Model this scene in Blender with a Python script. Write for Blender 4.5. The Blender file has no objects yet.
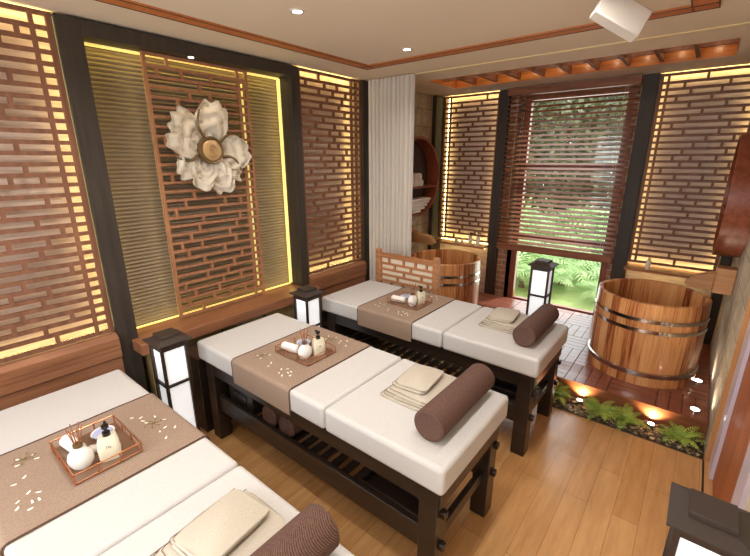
import bpy, bmesh, math, random
from mathutils import Vector, Matrix
random.seed(7)
PI = math.pi
sc = bpy.context.scene
col = sc.collection

# ------------------------------------------------------------------ camera
cd = bpy.data.cameras.new('camera'); cam = bpy.data.objects.new('camera', cd); col.objects.link(cam)
_a, _b, _c = math.radians(-16.496), math.radians(-0.113), math.radians(38.902)
F = Vector((-math.sin(_c)*math.cos(_a), math.cos(_c)*math.cos(_a), math.sin(_a)))
R0 = F.cross(Vector((0, 0, 1))).normalized(); U0 = R0.cross(F)
Rt = R0*math.cos(_b)+U0*math.sin(_b); Up = U0*math.cos(_b)-R0*math.sin(_b)
m = Matrix((Rt, Up, -F)).transposed().to_4x4(); m.translation = Vector((2.964, -1.271, 1.910))
cam.matrix_world = m
cd.sensor_width = 36; cd.lens = 36*401.77/750; cd.clip_start = .02
sc.camera = cam

# ------------------------------------------------------------------ exposure, world, lights
sc.view_settings.view_transform = 'Standard'; sc.view_settings.look = 'None'
sc.view_settings.gamma = 1; sc.view_settings.exposure = -0.17
sc.view_settings.use_curve_mapping = False
sc.cycles.use_denoising = True
sc.cycles.max_bounces = 10; sc.cycles.diffuse_bounces = 6; sc.cycles.glossy_bounces = 4
sc.cycles.transmission_bounces = 6; sc.cycles.sample_clamp_indirect = 6
sc.cycles.caustics_reflective = False; sc.cycles.caustics_refractive = False
w = bpy.data.worlds.new('overcast_sky'); sc.world = w; w.use_nodes = True
bgn = w.node_tree.nodes['Background']; bgn.inputs[0].default_value = (.93, .97, 1.0, 1); bgn.inputs[1].default_value = 2.6

def area(name, loc, rot, sx, sy, power, colour, spread=PI):
    l = bpy.data.lights.new(name, 'AREA'); l.shape = 'RECTANGLE'; l.size = sx; l.size_y = sy
    l.energy = power; l.color = colour; l.spread = spread
    o = bpy.data.objects.new(name, l); o.location = loc; o.rotation_euler = rot; col.objects.link(o); return o
sl = bpy.data.lights.new('sun', 'SUN'); sl.energy = 5.5; sl.angle = .05; sl.color = (1, .96, .88)
so = bpy.data.objects.new('sun', sl); so.rotation_euler = (math.radians(-38), math.radians(20), 0); col.objects.link(so)
# added cool fill at an unseen rear window; daylight entering the garden window
area('unseen_rear_fill', (1.9, -2.52, 1.55), (math.radians(80), 0, 0), 2.4, 1.9, 56, (.96, .96, 1.0))
area('daylight_garden_window', (1.69, 4.12, 1.35), (math.radians(-90), 0, 0), 1.1, 2.4, 34, (.93, .97, 1.0))
DOWN = [(1.02, .454), (1.034, 1.508), (2.3, .1), (2.35, .75), (1.02, -.6), (2.25, -.7), (1.02, -1.7), (2.25, -1.8)]
DOWN_POWER = 6.8; LED_POWER = 1.0

# ------------------------------------------------------------------ materials
def mat(name, base=(.8, .8, .8), rough=.5, metal=0, emit=None, estr=0, spec=.5, coat=0):
    m = bpy.data.materials.new(name); m.use_nodes = True
    b = m.node_tree.nodes['Principled BSDF']
    b.inputs['Base Color'].default_value = (*base, 1); b.inputs['Roughness'].default_value = rough
    b.inputs['Metallic'].default_value = metal; b.inputs['Specular IOR Level'].default_value = spec
    b.inputs['Coat Weight'].default_value = coat
    if emit: b.inputs['Emission Color'].default_value = (*emit, 1); b.inputs['Emission Strength'].default_value = estr
    return m
def nd(m, t, **kw):
    n = m.node_tree.nodes.new(t)
    for k, v in kw.items():
        if k.startswith('i_'): n.inputs[k[2:]].default_value = v
        else: setattr(n, k, v)
    return n
def lk(m, a, b): m.node_tree.links.new(a, b)
def ramp(m, stops):
    r = nd(m, 'ShaderNodeValToRGB'); e = r.color_ramp.elements
    while len(e) < len(stops): e.new(.5)
    for i, (p, c) in enumerate(stops): e[i].position = p; e[i].color = (*c, 1)
    return r
def s2l(r, g, b):
    f = lambda c: (c/255/12.92) if c/255 <= .04045 else ((c/255+.055)/1.055)**2.4
    return (f(r), f(g), f(b))
def coords(m, scale=(1, 1, 1), rot=(0, 0, 0), kind='Object'):
    tc = nd(m, 'ShaderNodeTexCoord'); mp = nd(m, 'ShaderNodeMapping')
    mp.inputs['Scale'].default_value = scale; mp.inputs['Rotation'].default_value = rot
    lk(m, tc.outputs[kind], mp.inputs[0]); return mp
def bump(m, src, strength=.3, dist=.002):
    b = nd(m, 'ShaderNodeBump'); b.inputs['Strength'].default_value = strength; b.inputs['Distance'].default_value = dist
    lk(m, src, b.inputs['Height']); lk(m, b.outputs[0], m.node_tree.nodes['Principled BSDF'].inputs['Normal'])
def wood(name, dark, light, axis='x', rough=.4, fine=1, coat=0):
    m = mat(name, light, rough, coat=coat)
    s = {'x': (1.2, 16, 16), 'y': (16, 1.2, 16), 'z': (16, 16, 1.2)}[axis]
    mp = coords(m, tuple(v*fine for v in s))
    n = nd(m, 'ShaderNodeTexNoise', i_Scale=1.6, i_Detail=5, i_Roughness=.6); lk(m, mp.outputs[0], n.inputs[0])
    r = ramp(m, [(.3, dark), (.7, light)]); lk(m, n.outputs[0], r.inputs[0])
    lk(m, r.outputs[0], m.node_tree.nodes['Principled BSDF'].inputs['Base Color'])
    bump(m, n.outputs[0], .12, .001); return m
def fabric(name, c1, c2, scale=350, rough=.9, b=.4):
    m = mat(name, c1, rough, spec=.2)
    mp = coords(m)
    n = nd(m, 'ShaderNodeTexNoise', i_Scale=scale, i_Detail=2); lk(m, mp.outputs[0], n.inputs[0])
    r = ramp(m, [(.35, c2), (.65, c1)]); lk(m, n.outputs[0], r.inputs[0])
    lk(m, r.outputs[0], m.node_tree.nodes['Principled BSDF'].inputs['Base Color'])
    bump(m, n.outputs[0], b, .001); return m

M = {}
M['ceiling'] = mat('ceiling_paint', s2l(226, 212, 192), .9)
M['ceiling_band'] = wood('orange_band_wood', s2l(176, 102, 52), s2l(200, 126, 72), 'x', .75)
M['fret'] = wood('fretwork_wood', s2l(104, 66, 46), s2l(140, 94, 68), 'z', .55)
M['fret_light'] = wood('light_fretwork_wood', s2l(146, 98, 68), s2l(176, 124, 90), 'z', .5)
M['oak'] = wood('ledge_wood', s2l(128, 82, 56), s2l(162, 110, 78), 'y', .4)
M['oak_x'] = wood('shelf_wood', s2l(136, 82, 52), s2l(178, 118, 80), 'x', .35)
M['spout'] = wood('spout_wood', s2l(170, 118, 74), s2l(202, 150, 102), 'x', .4)
M['screen'] = wood('screen_wood', s2l(160, 104, 66), s2l(196, 140, 96), 'x', .4)
M['dark'] = wood('black_brown_wood', s2l(44, 36, 29), s2l(62, 52, 42), 'z', .6)
M['dark_x'] = wood('black_brown_bed_wood', s2l(30, 22, 18), s2l(52, 40, 33), 'x', .3)
M['lantern'] = mat('dark_bronze_metal', s2l(58, 45, 38), .4, .2)
M['lantern_cap'] = mat('dark_brown_cap', s2l(56, 44, 37), .6)
M['shade'] = mat('lit_white_shade', (.9, .9, .9), .6, emit=(.90, .96, 1.0), estr=.62)
M['led'] = mat('warm_light_strip', (1, .9, .6), .5, emit=(1.0, .80, .32), estr=15)
M['led_yellow'] = mat('yellow_light_strip', (1, .9, .4), .5, emit=(1.0, .72, .18), estr=.9)
M['spot'] = mat('lit_spot_lens', (1, 1, 1), .4, emit=(1, .95, .85), estr=3)
M['chrome'] = mat('chrome', (.8, .78, .74), .15, 1)
M['band'] = mat('polished_steel_band', (.55, .5, .46), .16, 1)
M['copper'] = mat('copper', s2l(196, 128, 88), .3, .8)
M['white_leather'] = fabric('white_upholstery', s2l(200, 197, 194), s2l(192, 188, 184), 260, .75, .15)
M['towel'] = fabric('cream_towel', s2l(196, 187, 172), s2l(178, 167, 150), 420, .95, .6)
M['white_towel'] = fabric('white_towel', s2l(238, 234, 228), s2l(222, 216, 208), 420, .95, .6)
M['piping'] = mat('dark_seam', s2l(120, 100, 84), .8)
M['mirror'] = mat('smoked_tray_glass', s2l(128, 100, 80), .15, .2)
M['ceramic'] = mat('white_ceramic', s2l(232, 228, 222), .3, coat=.3)
M['cream_plastic'] = mat('cream_translucent_bottle', s2l(226, 218, 192), .2, coat=.4)
M['label'] = mat('paper_label', s2l(235, 228, 205), .6)
M['ink'] = mat('black_ink', s2l(40, 36, 34), .6)
M['black'] = mat('glossy_black_plastic', s2l(26, 22, 20), .25)
M['lavender'] = mat('lavender_soap', s2l(168, 172, 206), .4)
M['reed'] = mat('reed_stick', s2l(150, 92, 60), .7)
M['petal'] = mat('white_blossom', s2l(245, 240, 225), .6)
M['twig'] = mat('dry_twig', s2l(130, 110, 60), .8)
M['white_box'] = mat('white_enamel', s2l(206, 200, 190), .5)
M['curtain'] = mat('pale_curtain', s2l(208, 200, 190), .9)
M['reveal'] = mat('dark_reveal', s2l(48, 38, 32), .5)
M['gold_panel'] = wood('gold_panel', s2l(150, 128, 86), s2l(172, 150, 104), 'z', .4)
M['veneer'] = wood('red_veneer', s2l(150, 80, 44), s2l(186, 110, 66), 'z', .5, .5)
M['tan_board'] = wood('tan_board', s2l(178, 122, 70), s2l(206, 152, 96), 'z', .35)
M['lav_reflection'] = mat('pale_reflection_strip', s2l(206, 196, 210), .35)  # lavender daylight reflection put into the base colour
M['offwhite'] = mat('offwhite_panel', s2l(222, 212, 190), .6)
M['grass'] = mat('lawn', s2l(170, 194, 124), .9)
M['winframe'] = wood('red_window_wood', s2l(112, 64, 44), s2l(146, 88, 62), 'z', .4)
M['slat'] = wood('blind_slat_wood', s2l(110, 64, 38), s2l(152, 96, 60), 'x', .5)
M['rim'] = wood('round_shelf_wood', s2l(118, 58, 36), s2l(156, 86, 58), 'y', .35)
M['brownback'] = mat('dark_brown_back', s2l(66, 46, 36), .6)
M['cord'] = mat('pale_cord', s2l(190, 165, 140), .8)
M['coffer_panel'] = wood('glowing_coffer_wood', s2l(150, 84, 36), s2l(206, 130, 60), 'x', .3)
M['deck_side'] = wood('deck_side_wood', s2l(110, 62, 40), s2l(146, 90, 58), 'x', .3)
M['bronze'] = mat('antique_bronze', s2l(120, 98, 66), .4, .6)
M['gold'] = mat('soft_gold', s2l(206, 172, 124), .35, .5)
M['cream_paper'] = mat('cream_screen_paper', s2l(236, 226, 206), .8)
M['track'] = mat('cream_track', s2l(226, 208, 160), .5)

# runner and bolster cloth
def weave(name, c1, c2, s):
    m = mat(name, c1, .92, spec=.15); mp = coords(m)
    wv = nd(m, 'ShaderNodeTexWave', i_Scale=s, i_Distortion=1.2, i_Detail=1); wv.bands_direction = 'DIAGONAL'
    lk(m, mp.outputs[0], wv.inputs[0])
    n = nd(m, 'ShaderNodeTexNoise', i_Scale=160, i_Detail=3); lk(m, mp.outputs[0], n.inputs[0])
    mx = nd(m, 'ShaderNodeMix'); mx.data_type = 'FLOAT'; mx.inputs[0].default_value = .6
    lk(m, wv.outputs['Fac'], mx.inputs[2]); lk(m, n.outputs[0], mx.inputs[3])
    r = ramp(m, [(.3, c2), (.7, c1)]); lk(m, mx.outputs[0], r.inputs[0])
    lk(m, r.outputs[0], m.node_tree.nodes['Principled BSDF'].inputs['Base Color']); bump(m, mx.outputs[0], .5, .0015)
    return m
M['runner'] = weave('taupe_woven_cloth', s2l(164, 142, 124), s2l(134, 112, 96), 60)
M['hem'] = mat('brown_hem', s2l(90, 66, 52), .9)
M['bolster'] = weave('brown_woven_cloth', s2l(114, 88, 78), s2l(74, 52, 44), 80)

# stone behind the fretwork
def stone_plank(name, c1, c2):
    m = mat(name, c1, .7); mp = coords(m, (1.5, 1.5, 14))
    n = nd(m, 'ShaderNodeTexNoise', i_Scale=3, i_Detail=8, i_Roughness=.65); lk(m, mp.outputs[0], n.inputs[0])
    r = ramp(m, [(.35, c2), (.6, c1)]); lk(m, n.outputs[0], r.inputs[0])
    lk(m, r.outputs[0], m.node_tree.nodes['Principled BSDF'].inputs['Base Color']); bump(m, n.outputs[0], .4, .004); return m
M['backing'] = stone_plank('pink_grey_stone_planks', s2l(226, 204, 188), s2l(192, 168, 152))
def stone(name, c1, c2, c3, bw=.3, bh=.15, rot=(0, PI/2, 0)):
    m = mat(name, c1, .75); tc = nd(m, 'ShaderNodeTexCoord')
    sp = nd(m, 'ShaderNodeSeparateXYZ'); cb = nd(m, 'ShaderNodeCombineXYZ'); ad = nd(m, 'ShaderNodeMath', operation='ADD')
    lk(m, tc.outputs['Object'], sp.inputs[0]); lk(m, sp.outputs[0], ad.inputs[0]); lk(m, sp.outputs[1], ad.inputs[1])
    lk(m, ad.outputs[0], cb.inputs[0]); lk(m, sp.outputs[2], cb.inputs[1])
    br = nd(m, 'ShaderNodeTexBrick'); br.inputs['Scale'].default_value = 1; br.inputs['Brick Width'].default_value = bw
    br.inputs['Row Height'].default_value = bh; br.inputs['Mortar Size'].default_value = .006
    br.inputs['Color1'].default_value = (*c1, 1); br.inputs['Color2'].default_value = (*c2, 1); br.inputs['Mortar'].default_value = (*c3, 1)
    lk(m, cb.outputs[0], br.inputs[0])
    n = nd(m, 'ShaderNodeTexNoise', i_Scale=9, i_Detail=8, i_Roughness=.7); lk(m, tc.outputs['Object'], n.inputs[0])
    r = ramp(m, [(.3, (.5, .5, .5)), (.7, (1.1, 1.1, 1.1))]); lk(m, n.outputs[0], r.inputs[0])
    mx = nd(m, 'ShaderNodeMix'); mx.data_type = 'RGBA'; mx.blend_type = 'MULTIPLY'; mx.inputs[0].default_value = 1
    lk(m, br.outputs[0], mx.inputs[6]); lk(m, r.outputs[0], mx.inputs[7])
    lk(m, mx.outputs[2], m.node_tree.nodes['Principled BSDF'].inputs['Base Color']); bump(m, n.outputs[0], .6, .012); return m
M['stone'] = stone('alcove_stone', s2l(204, 190, 168), s2l(182, 168, 146), s2l(150, 138, 118), .42, .21)
M['brick'] = stone('window_brick', s2l(176, 128, 96), s2l(140, 100, 74), s2l(190, 176, 160), .14, .07)

# fluted recess
m = mat('olive_fluted_panel', s2l(136, 122, 104), .5); M['fluted'] = m
# floor planks
m = mat('honey_plank_floor', s2l(200, 150, 95), .27, coat=.15); M['floor'] = m
mp = coords(m, (1, 1, 1), (0, 0, PI/2))
br = nd(m, 'ShaderNodeTexBrick'); br.offset = .37; br.offset_frequency = 2
for k, v in (('Scale', 1), ('Brick Width', .95), ('Row Height', .125), ('Mortar Size', .0012), ('Bias', 0)): br.inputs[k].default_value = v
br.inputs['Color1'].default_value = (*s2l(214, 166, 112), 1); br.inputs['Color2'].default_value = (*s2l(196, 146, 92), 1); br.inputs['Mortar'].default_value = (*s2l(158, 110, 66), 1)
lk(m, mp.outputs[0], br.inputs[0])
mp2 = coords(m, (9, 1.1, 1)); n = nd(m, 'ShaderNodeTexNoise', i_Scale=2.2, i_Detail=8, i_Roughness=.65); lk(m, mp2.outputs[0], n.inputs[0])
r = ramp(m, [(.3, (.72, .66, .6)), (.65, (1.05, 1.05, 1.05))]); lk(m, n.outputs[0], r.inputs[0])
mx = nd(m, 'ShaderNodeMix'); mx.data_type = 'RGBA'; mx.blend_type = 'MULTIPLY'; mx.inputs[0].default_value = .8
lk(m, br.outputs[0], mx.inputs[6]); lk(m, r.outputs[0], mx.inputs[7]); lk(m, mx.outputs[2], m.node_tree.nodes['Principled BSDF'].inputs['Base Color'])
# deck
M['deck'] = wood('red_deck_wood', s2l(112, 62, 48), s2l(152, 92, 72), 'x', .28, 1.0, coat=.25)
# tub staves
m = mat('tub_staves', (.5, .3, .15), .33, coat=.25); M['tub'] = m
tc = nd(m, 'ShaderNodeTexCoord'); sp = nd(m, 'ShaderNodeSeparateXYZ'); lk(m, tc.outputs['Object'], sp.inputs[0])
at = nd(m, 'ShaderNodeMath', operation='ARCTAN2'); lk(m, sp.outputs[1], at.inputs[0]); lk(m, sp.outputs[0], at.inputs[1])
ml = nd(m, 'ShaderNodeMath', operation='MULTIPLY'); ml.inputs[1].default_value = 34/(2*PI); lk(m, at.outputs[0], ml.inputs[0])
fl = nd(m, 'ShaderNodeMath', operation='FLOOR'); lk(m, ml.outputs[0], fl.inputs[0])
wn = nd(m, 'ShaderNodeTexWhiteNoise'); wn.noise_dimensions = '1D'; lk(m, fl.outputs[0], wn.inputs['W'])
cb = nd(m, 'ShaderNodeCombineXYZ'); m5 = nd(m, 'ShaderNodeMath', operation='MULTIPLY'); m5.inputs[1].default_value = 5; lk(m, ml.outputs[0], m5.inputs[0])
lk(m, m5.outputs[0], cb.inputs[0]); mz = nd(m, 'ShaderNodeMath', operation='MULTIPLY'); mz.inputs[1].default_value = 2.2; lk(m, sp.outputs[2], mz.inputs[0]); lk(m, mz.outputs[0], cb.inputs[1]); lk(m, wn.outputs[0], cb.inputs[2])
n = nd(m, 'ShaderNodeTexNoise', i_Scale=1.3, i_Detail=6, i_Roughness=.6, i_Distortion=.6); lk(m, cb.outputs[0], n.inputs[0])
ad = nd(m, 'ShaderNodeMath', operation='MULTIPLY_ADD'); ad.inputs[1].default_value = .42; lk(m, wn.outputs[0], ad.inputs[0]); lk(m, n.outputs[0], ad.inputs[2])
r = ramp(m, [(.44, s2l(96, 46, 24)), (.56, s2l(160, 92, 50)), (.7, s2l(202, 138, 84)), (.95, s2l(222, 168, 112))]); lk(m, ad.outputs[0], r.inputs[0])
lk(m, r.outputs[0], m.node_tree.nodes['Principled BSDF'].inputs['Base Color'])
# plaster flower
m = mat('carved_plaster', s2l(206, 194, 174), .7); M['plaster'] = m
mp = coords(m); n = nd(m, 'ShaderNodeTexNoise', i_Scale=14, i_Detail=6); lk(m, mp.outputs[0], n.inputs[0])
r = ramp(m, [(.30, s2l(152, 136, 112)), (.45, s2l(198, 188, 170)), (.8, s2l(212, 204, 190))]); lk(m, n.outputs[0], r.inputs[0])
lk(m, r.outputs[0], m.node_tree.nodes['Principled BSDF'].inputs['Base Color']); bump(m, n.outputs[0], .4, .003)
# foliage
def leafmat(name, c1, c2, sc_=4):
    m = mat(name, c1, .55); mp = coords(m); n = nd(m, 'ShaderNodeTexNoise', i_Scale=sc_, i_Detail=3); lk(m, mp.outputs[0], n.inputs[0])
    r = ramp(m, [(.35, c2), (.65, c1)]); lk(m, n.outputs[0], r.inputs[0]); lk(m, r.outputs[0], m.node_tree.nodes['Principled BSDF'].inputs['Base Color'])
    m.node_tree.nodes['Principled BSDF'].inputs['Subsurface Weight'].default_value = 0
    return m
M['fern'] = leafmat('fern_green', s2l(190, 208, 96), s2l(128, 164, 62), 9)
M['palm'] = leafmat('palm_green', s2l(200, 226, 160), s2l(150, 192, 118), 2)
M['bush'] = leafmat('tree_green', s2l(138, 140, 104), s2l(98, 104, 74), 2)
M['trunk'] = mat('trunk_bark', s2l(110, 92, 72), .9)
m = mat('river_pebbles', (.2, .2, .2), .5); M['pebble'] = m
gi = nd(m, 'ShaderNodeNewGeometry'); r = ramp(m, [(0, s2l(48, 42, 34)), (.4, s2l(92, 80, 60)), (.75, s2l(146, 130, 98)), (1, s2l(214, 198, 150))])
lk(m, gi.outputs['Random Per Island'], r.inputs[0]); lk(m, r.outputs[0], m.node_tree.nodes['Principled BSDF'].inputs['Base Color'])
# glass
m = bpy.data.materials.new('window_glass'); m.use_nodes = True; M['glass'] = m; nt = m.node_tree; nt.nodes.clear()
o_ = nt.nodes.new('ShaderNodeOutputMaterial'); mxs = nt.nodes.new('ShaderNodeMixShader'); tr = nt.nodes.new('ShaderNodeBsdfTransparent'); gl = nt.nodes.new('ShaderNodeBsdfGlossy')
gl.inputs['Roughness'].default_value = .02; mxs.inputs[0].default_value = .06; tr.inputs[0].default_value = (.96, .98, .97, 1)
nt.links.new(tr.outputs[0], mxs.inputs[1]); nt.links.new(gl.outputs[0], mxs.inputs[2]); nt.links.new(mxs.outputs[0], o_.inputs[0])

# ------------------------------------------------------------------ mesh helpers
class MB:
    def __init__(s): s.v = []; s.f = []
    def add(s, vs, fs):
        k = len(s.v); s.v += [tuple(v) for v in vs]; s.f += [tuple(i+k for i in f) for f in fs]; return s
    def box(s, x0, y0, z0, x1, y1, z1, rot=None, c=None):
        vs = [Vector((x, y, z)) for x in (x0, x1) for y in (y0, y1) for z in (z0, z1)]
        if rot:
            c = Vector(c) if c else (vs[0]+vs[7])/2
            vs = [c+rot@(v-c) for v in vs]
        return s.add(vs, [(0, 1, 3, 2), (4, 6, 7, 5), (0, 4, 5, 1), (2, 3, 7, 6), (0, 2, 6, 4), (1, 5, 7, 3)])
    def lathe(s, prof, n=48, c=(0, 0, 0), closed=False, arc=2*PI):
        vs = []; fs = []; k = len(prof); full = abs(arc-2*PI) < 1e-6; nn = n if full else n+1
        for i in range(nn):
            a = arc*i/n
            for (r, z) in prof: vs.append((c[0]+r*math.cos(a), c[1]+r*math.sin(a), c[2]+z))
        for i in range(n):
            j = (i+1) % nn
            for q in range(k if closed else k-1):
                q2 = (q+1) % k
                fs.append((i*k+q, j*k+q, j*k+q2, i*k+q2))
        if not closed:
            if prof[0][0] > 1e-6 and full: fs.append(tuple(i*k for i in range(n))[::-1])
            if prof[-1][0] > 1e-6 and full: fs.append(tuple(i*k+k-1 for i in range(n)))
        return s.add(vs, fs)
    def tube(s, pts, r, n=8, cap=True):
        pts = [Vector(p) for p in pts]; rs = r if isinstance(r, (list, tuple)) else [r]*len(pts)
        vs = []; fs = []; prev = None
        for i, p in enumerate(pts):
            t = (pts[min(i+1, len(pts)-1)]-pts[max(i-1, 0)]).normalized()
            ref = prev if prev is not None else (Vector((0, 0, 1)) if abs(t.z) < .9 else Vector((1, 0, 0)))
            a = (ref-t*ref.dot(t)).normalized(); prev = a; b = t.cross(a)
            for k in range(n):
                q = 2*PI*k/n; vs.append(p+(a*math.cos(q)+b*math.sin(q))*rs[i])
        for i in range(len(pts)-1):
            for k in range(n):
                fs.append((i*n+k, i*n+(k+1) % n, (i+1)*n+(k+1) % n, (i+1)*n+k))
        if cap: fs.append(tuple(range(n))[::-1]); fs.append(tuple((len(pts)-1)*n+k for k in range(n)))
        return s.add(vs, fs)
    def prism(s, poly, fn0, fn1):          # poly of 2-D points, two mappings to 3-D
        n = len(poly); vs = [fn0(p) for p in poly]+[fn1(p) for p in poly]
        return s.add(vs, [tuple(range(n))[::-1], tuple(range(n, 2*n))]+[(i, (i+1) % n, n+(i+1) % n, n+i) for i in range(n)])
    def build(s, name, mt, parent=None, bevel=0, smooth=False, seg=2, loc=None):
        me = bpy.data.meshes.new(name); me.from_pydata(s.v, [], s.f); me.update()
        bm = bmesh.new(); bm.from_mesh(me); bmesh.ops.recalc_face_normals(bm, faces=bm.faces); bm.to_mesh(me); bm.free()
        me.materials.append(mt); o = bpy.data.objects.new(name, me); col.objects.link(o)
        if parent: o.parent = parent
        if loc: o.location = loc
        if bevel:
            b = o.modifiers.new('bevel', 'BEVEL'); b.width = bevel; b.segments = seg; b.limit_method = 'ANGLE'; b.angle_limit = math.radians(50)
        if smooth or bevel:
            for p in me.polygons: p.use_smooth = True
            if hasattr(me, 'set_sharp_from_angle'): me.set_sharp_from_angle(angle=math.radians(38 if not bevel else 60))
        return o
def box(x0, y0, z0, x1, y1, z1): return MB().box(x0, y0, z0, x1, y1, z1)
def struct(o): o['kind'] = 'structure'; return o
def tag(o, label, cat, group=None, kind=None):
    o['label'] = label; o['category'] = cat
    if group: o['group'] = group
    if kind: o['kind'] = kind
    return o
def thing(name, label, cat, loc=(0, 0, 0), rz=0, group=None):
    o = bpy.data.objects.new(name, None); o.empty_display_size = .1; col.objects.link(o); o.location = loc; o.rotation_euler = (0, 0, rz)
    return tag(o, label, cat, group)
def dup(root, loc, rz=None, label=None, group=None):
    def cp(o, parent):
        c = o.copy(); col.objects.link(c)
        if parent: c.parent = parent
        for ch in [x for x in list(o.children)]: cp(ch, c)
        return c
    r = cp(root, None); r.location = loc
    if rz is not None: r.rotation_euler = (0, 0, rz)
    if label: r['label'] = label
    if group: r['group'] = group
    return r

# ------------------------------------------------------------------ room shell
XR, XW, YB, YF, H = 3.27, 3.32, 3.86, -2.6, 2.70
struct(box(-.4, YF-.1, -.12, 3.6, 4.05, 0).build('floor', M['floor']))
# ceiling with the coffer opening
cm = MB(); CX0, CX1, CY0, CY1 = .47, 2.97, 2.71, 3.34
cm.box(-.4, YF-.1, H, 3.6, CY0, H+.3).box(-.4, CY1, H, 3.6, 4.05, H+.3).box(-.4, CY0, H, CX0, CY1, H+.3).box(CX1, CY0, H, 3.6, CY1, H+.3)
cm.box(CX0, CY0, H+.14, CX1, CY1, H+.3)
struct(cm.build('ceiling', M['ceiling']))
cb_ = MB(); tx0, tx1, ty0, ty1, tw = .38, 2.85, -2.1, 1.82, .095
cb_.box(tx0, ty0, H-.012, tx0+tw, ty1, H).box(tx1-tw-.02, ty0, H-.012, tx1, ty1, H).box(tx0+tw, ty1-tw, H-.012, tx1-tw-.02, ty1, H).box(tx0+tw, ty0, H-.012, tx1-tw-.02, ty0+tw, H)
struct(cb_.build('trim_1', M['ceiling_band']))
cb_ = MB()
for (e, q) in ((0, .006), (tw, .006)):
    cb_.box(tx0+e-q/2, ty0, H-.015, tx0+e+q/2, ty1, H-.0121)
    cb_.box(tx0, ty1-e-q/2, H-.015, tx1, ty1-e+q/2, H-.0121)
    cb_.box(tx1-e*1.2-q/2, ty0, H-.015, tx1-e*1.2+q/2, ty1, H-.0121)
struct(cb_.build('trim_2', M['brownback']))
struct(box(.3, 2.30, H-.008, XR, 2.325, H).build('trim_3', M['track']))
# walls
struct(MB().box(-.4, YF-.1, 0, -.22, 4.05, H).build('wall_left', M['backing']))
struct(box(-.22, 2.31, 0, 0, YB, H).build('wall_left_alcove', M['stone']))
struct(box(XR, 1.82, 0, 3.6, 4.05, H).build('wall_right_alcove', M['stone']))
struct(box(XW, YF-.1, 0, 3.6, 1.82, H).build('wall_right', M['offwhite']))
WX0, WX1, WZ0, WZ1 = 1.12, 2.25, .06, 2.64
wm = MB().box(0, YB, 0, WX0, 4.05, H).box(WX1, YB, 0, XR, 4.05, H).box(WX0, YB, WZ1, WX1, 4.05, H).box(WX0, YB, 0, WX1, 4.05, WZ0)
struct(wm.build('wall_back', M['backing']))
fm = MB().box(-.4, YF-.1, 0, .6, YF, H).box(3.2, YF-.1, 0, 3.6, YF, H).box(.6, YF-.1, 2.55, 3.2, YF, H).box(.6, YF-.1, 0, 3.2, YF, .5)
struct(fm.build('wall_front', M['offwhite']))
struct(box(.6, YF-.06, .5, 3.2, YF-.05, 2.55).build('added_rear_window', M['glass']))  # unseen window, added behind the camera for soft fill light
# wooden boards of the right wall, with pale strips coloured as daylight reflection
struct(box(3.272, 1.805, 0, 3.319, 1.82, H).build('trim_4', M['tan_board'], bevel=.002))
struct(box(3.296, 1.62, .0, 3.322, 1.80, H).build('trim_5', M['lav_reflection']))
struct(box(3.315, .86, .0, 3.322, 1.62, H).build('trim_6', M['veneer']))
struct(box(3.300, .70, .0, 3.322, .86, H).build('trim_7', M['lav_reflection']))
struct(box(3.262, .3, .0, 3.272, 1.80, .003).build('trim_8', M['reveal']))
# wainscot under the left fretwork
for i, (y0, y1) in enumerate(((-2.55, -.415), (1.345, 2.2))):
    wb = MB(); prof = [(-.06, 0), (.02, 0), (.02, .60), (.035, .612), (.035, .66), (.028, .664), (.035, .668), (.035, .69), (.028, .694), (.035, .698), (.035, .745), (.0, .775), (-.06, .775)]
    wb.prism(prof, lambda p: (p[0], y0, p[1]), lambda p: (p[0], y1, p[1]))
    struct(wb.build('trim_%d' % (9+i), M['oak']))
    struct(box(-.2, y0, 0, -.06, y1, .775).build('wall_left_plinth', M['reveal']))
# corner and window posts
for i, (x0, y0, x1, y1) in enumerate(((-.20, 2.2, .0, 2.305), (.002, 3.60, .06, YB), (.84, 3.744, .965, YB), (2.30, 3.744, 2.43, YB), (3.19, 3.60, XR-.002, YB))):
    struct(box(x0, y0, 0, x1, y1, H-.004).build('trim_%d' % (12+i), M['dark'], bevel=.004))
# brick reveal beside the window
struct(box(.967, 3.80, 0, WX0, YB, H-.004).build('trim_20', M['brick']))
struct(box(WX1, 3.80, 0, 2.298, YB, H-.004).build('trim_21', M['brick']))
struct(box(WX0, 3.80, .0, WX1, YB, WZ0).build('trim_22', M['lav_reflection']))

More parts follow.
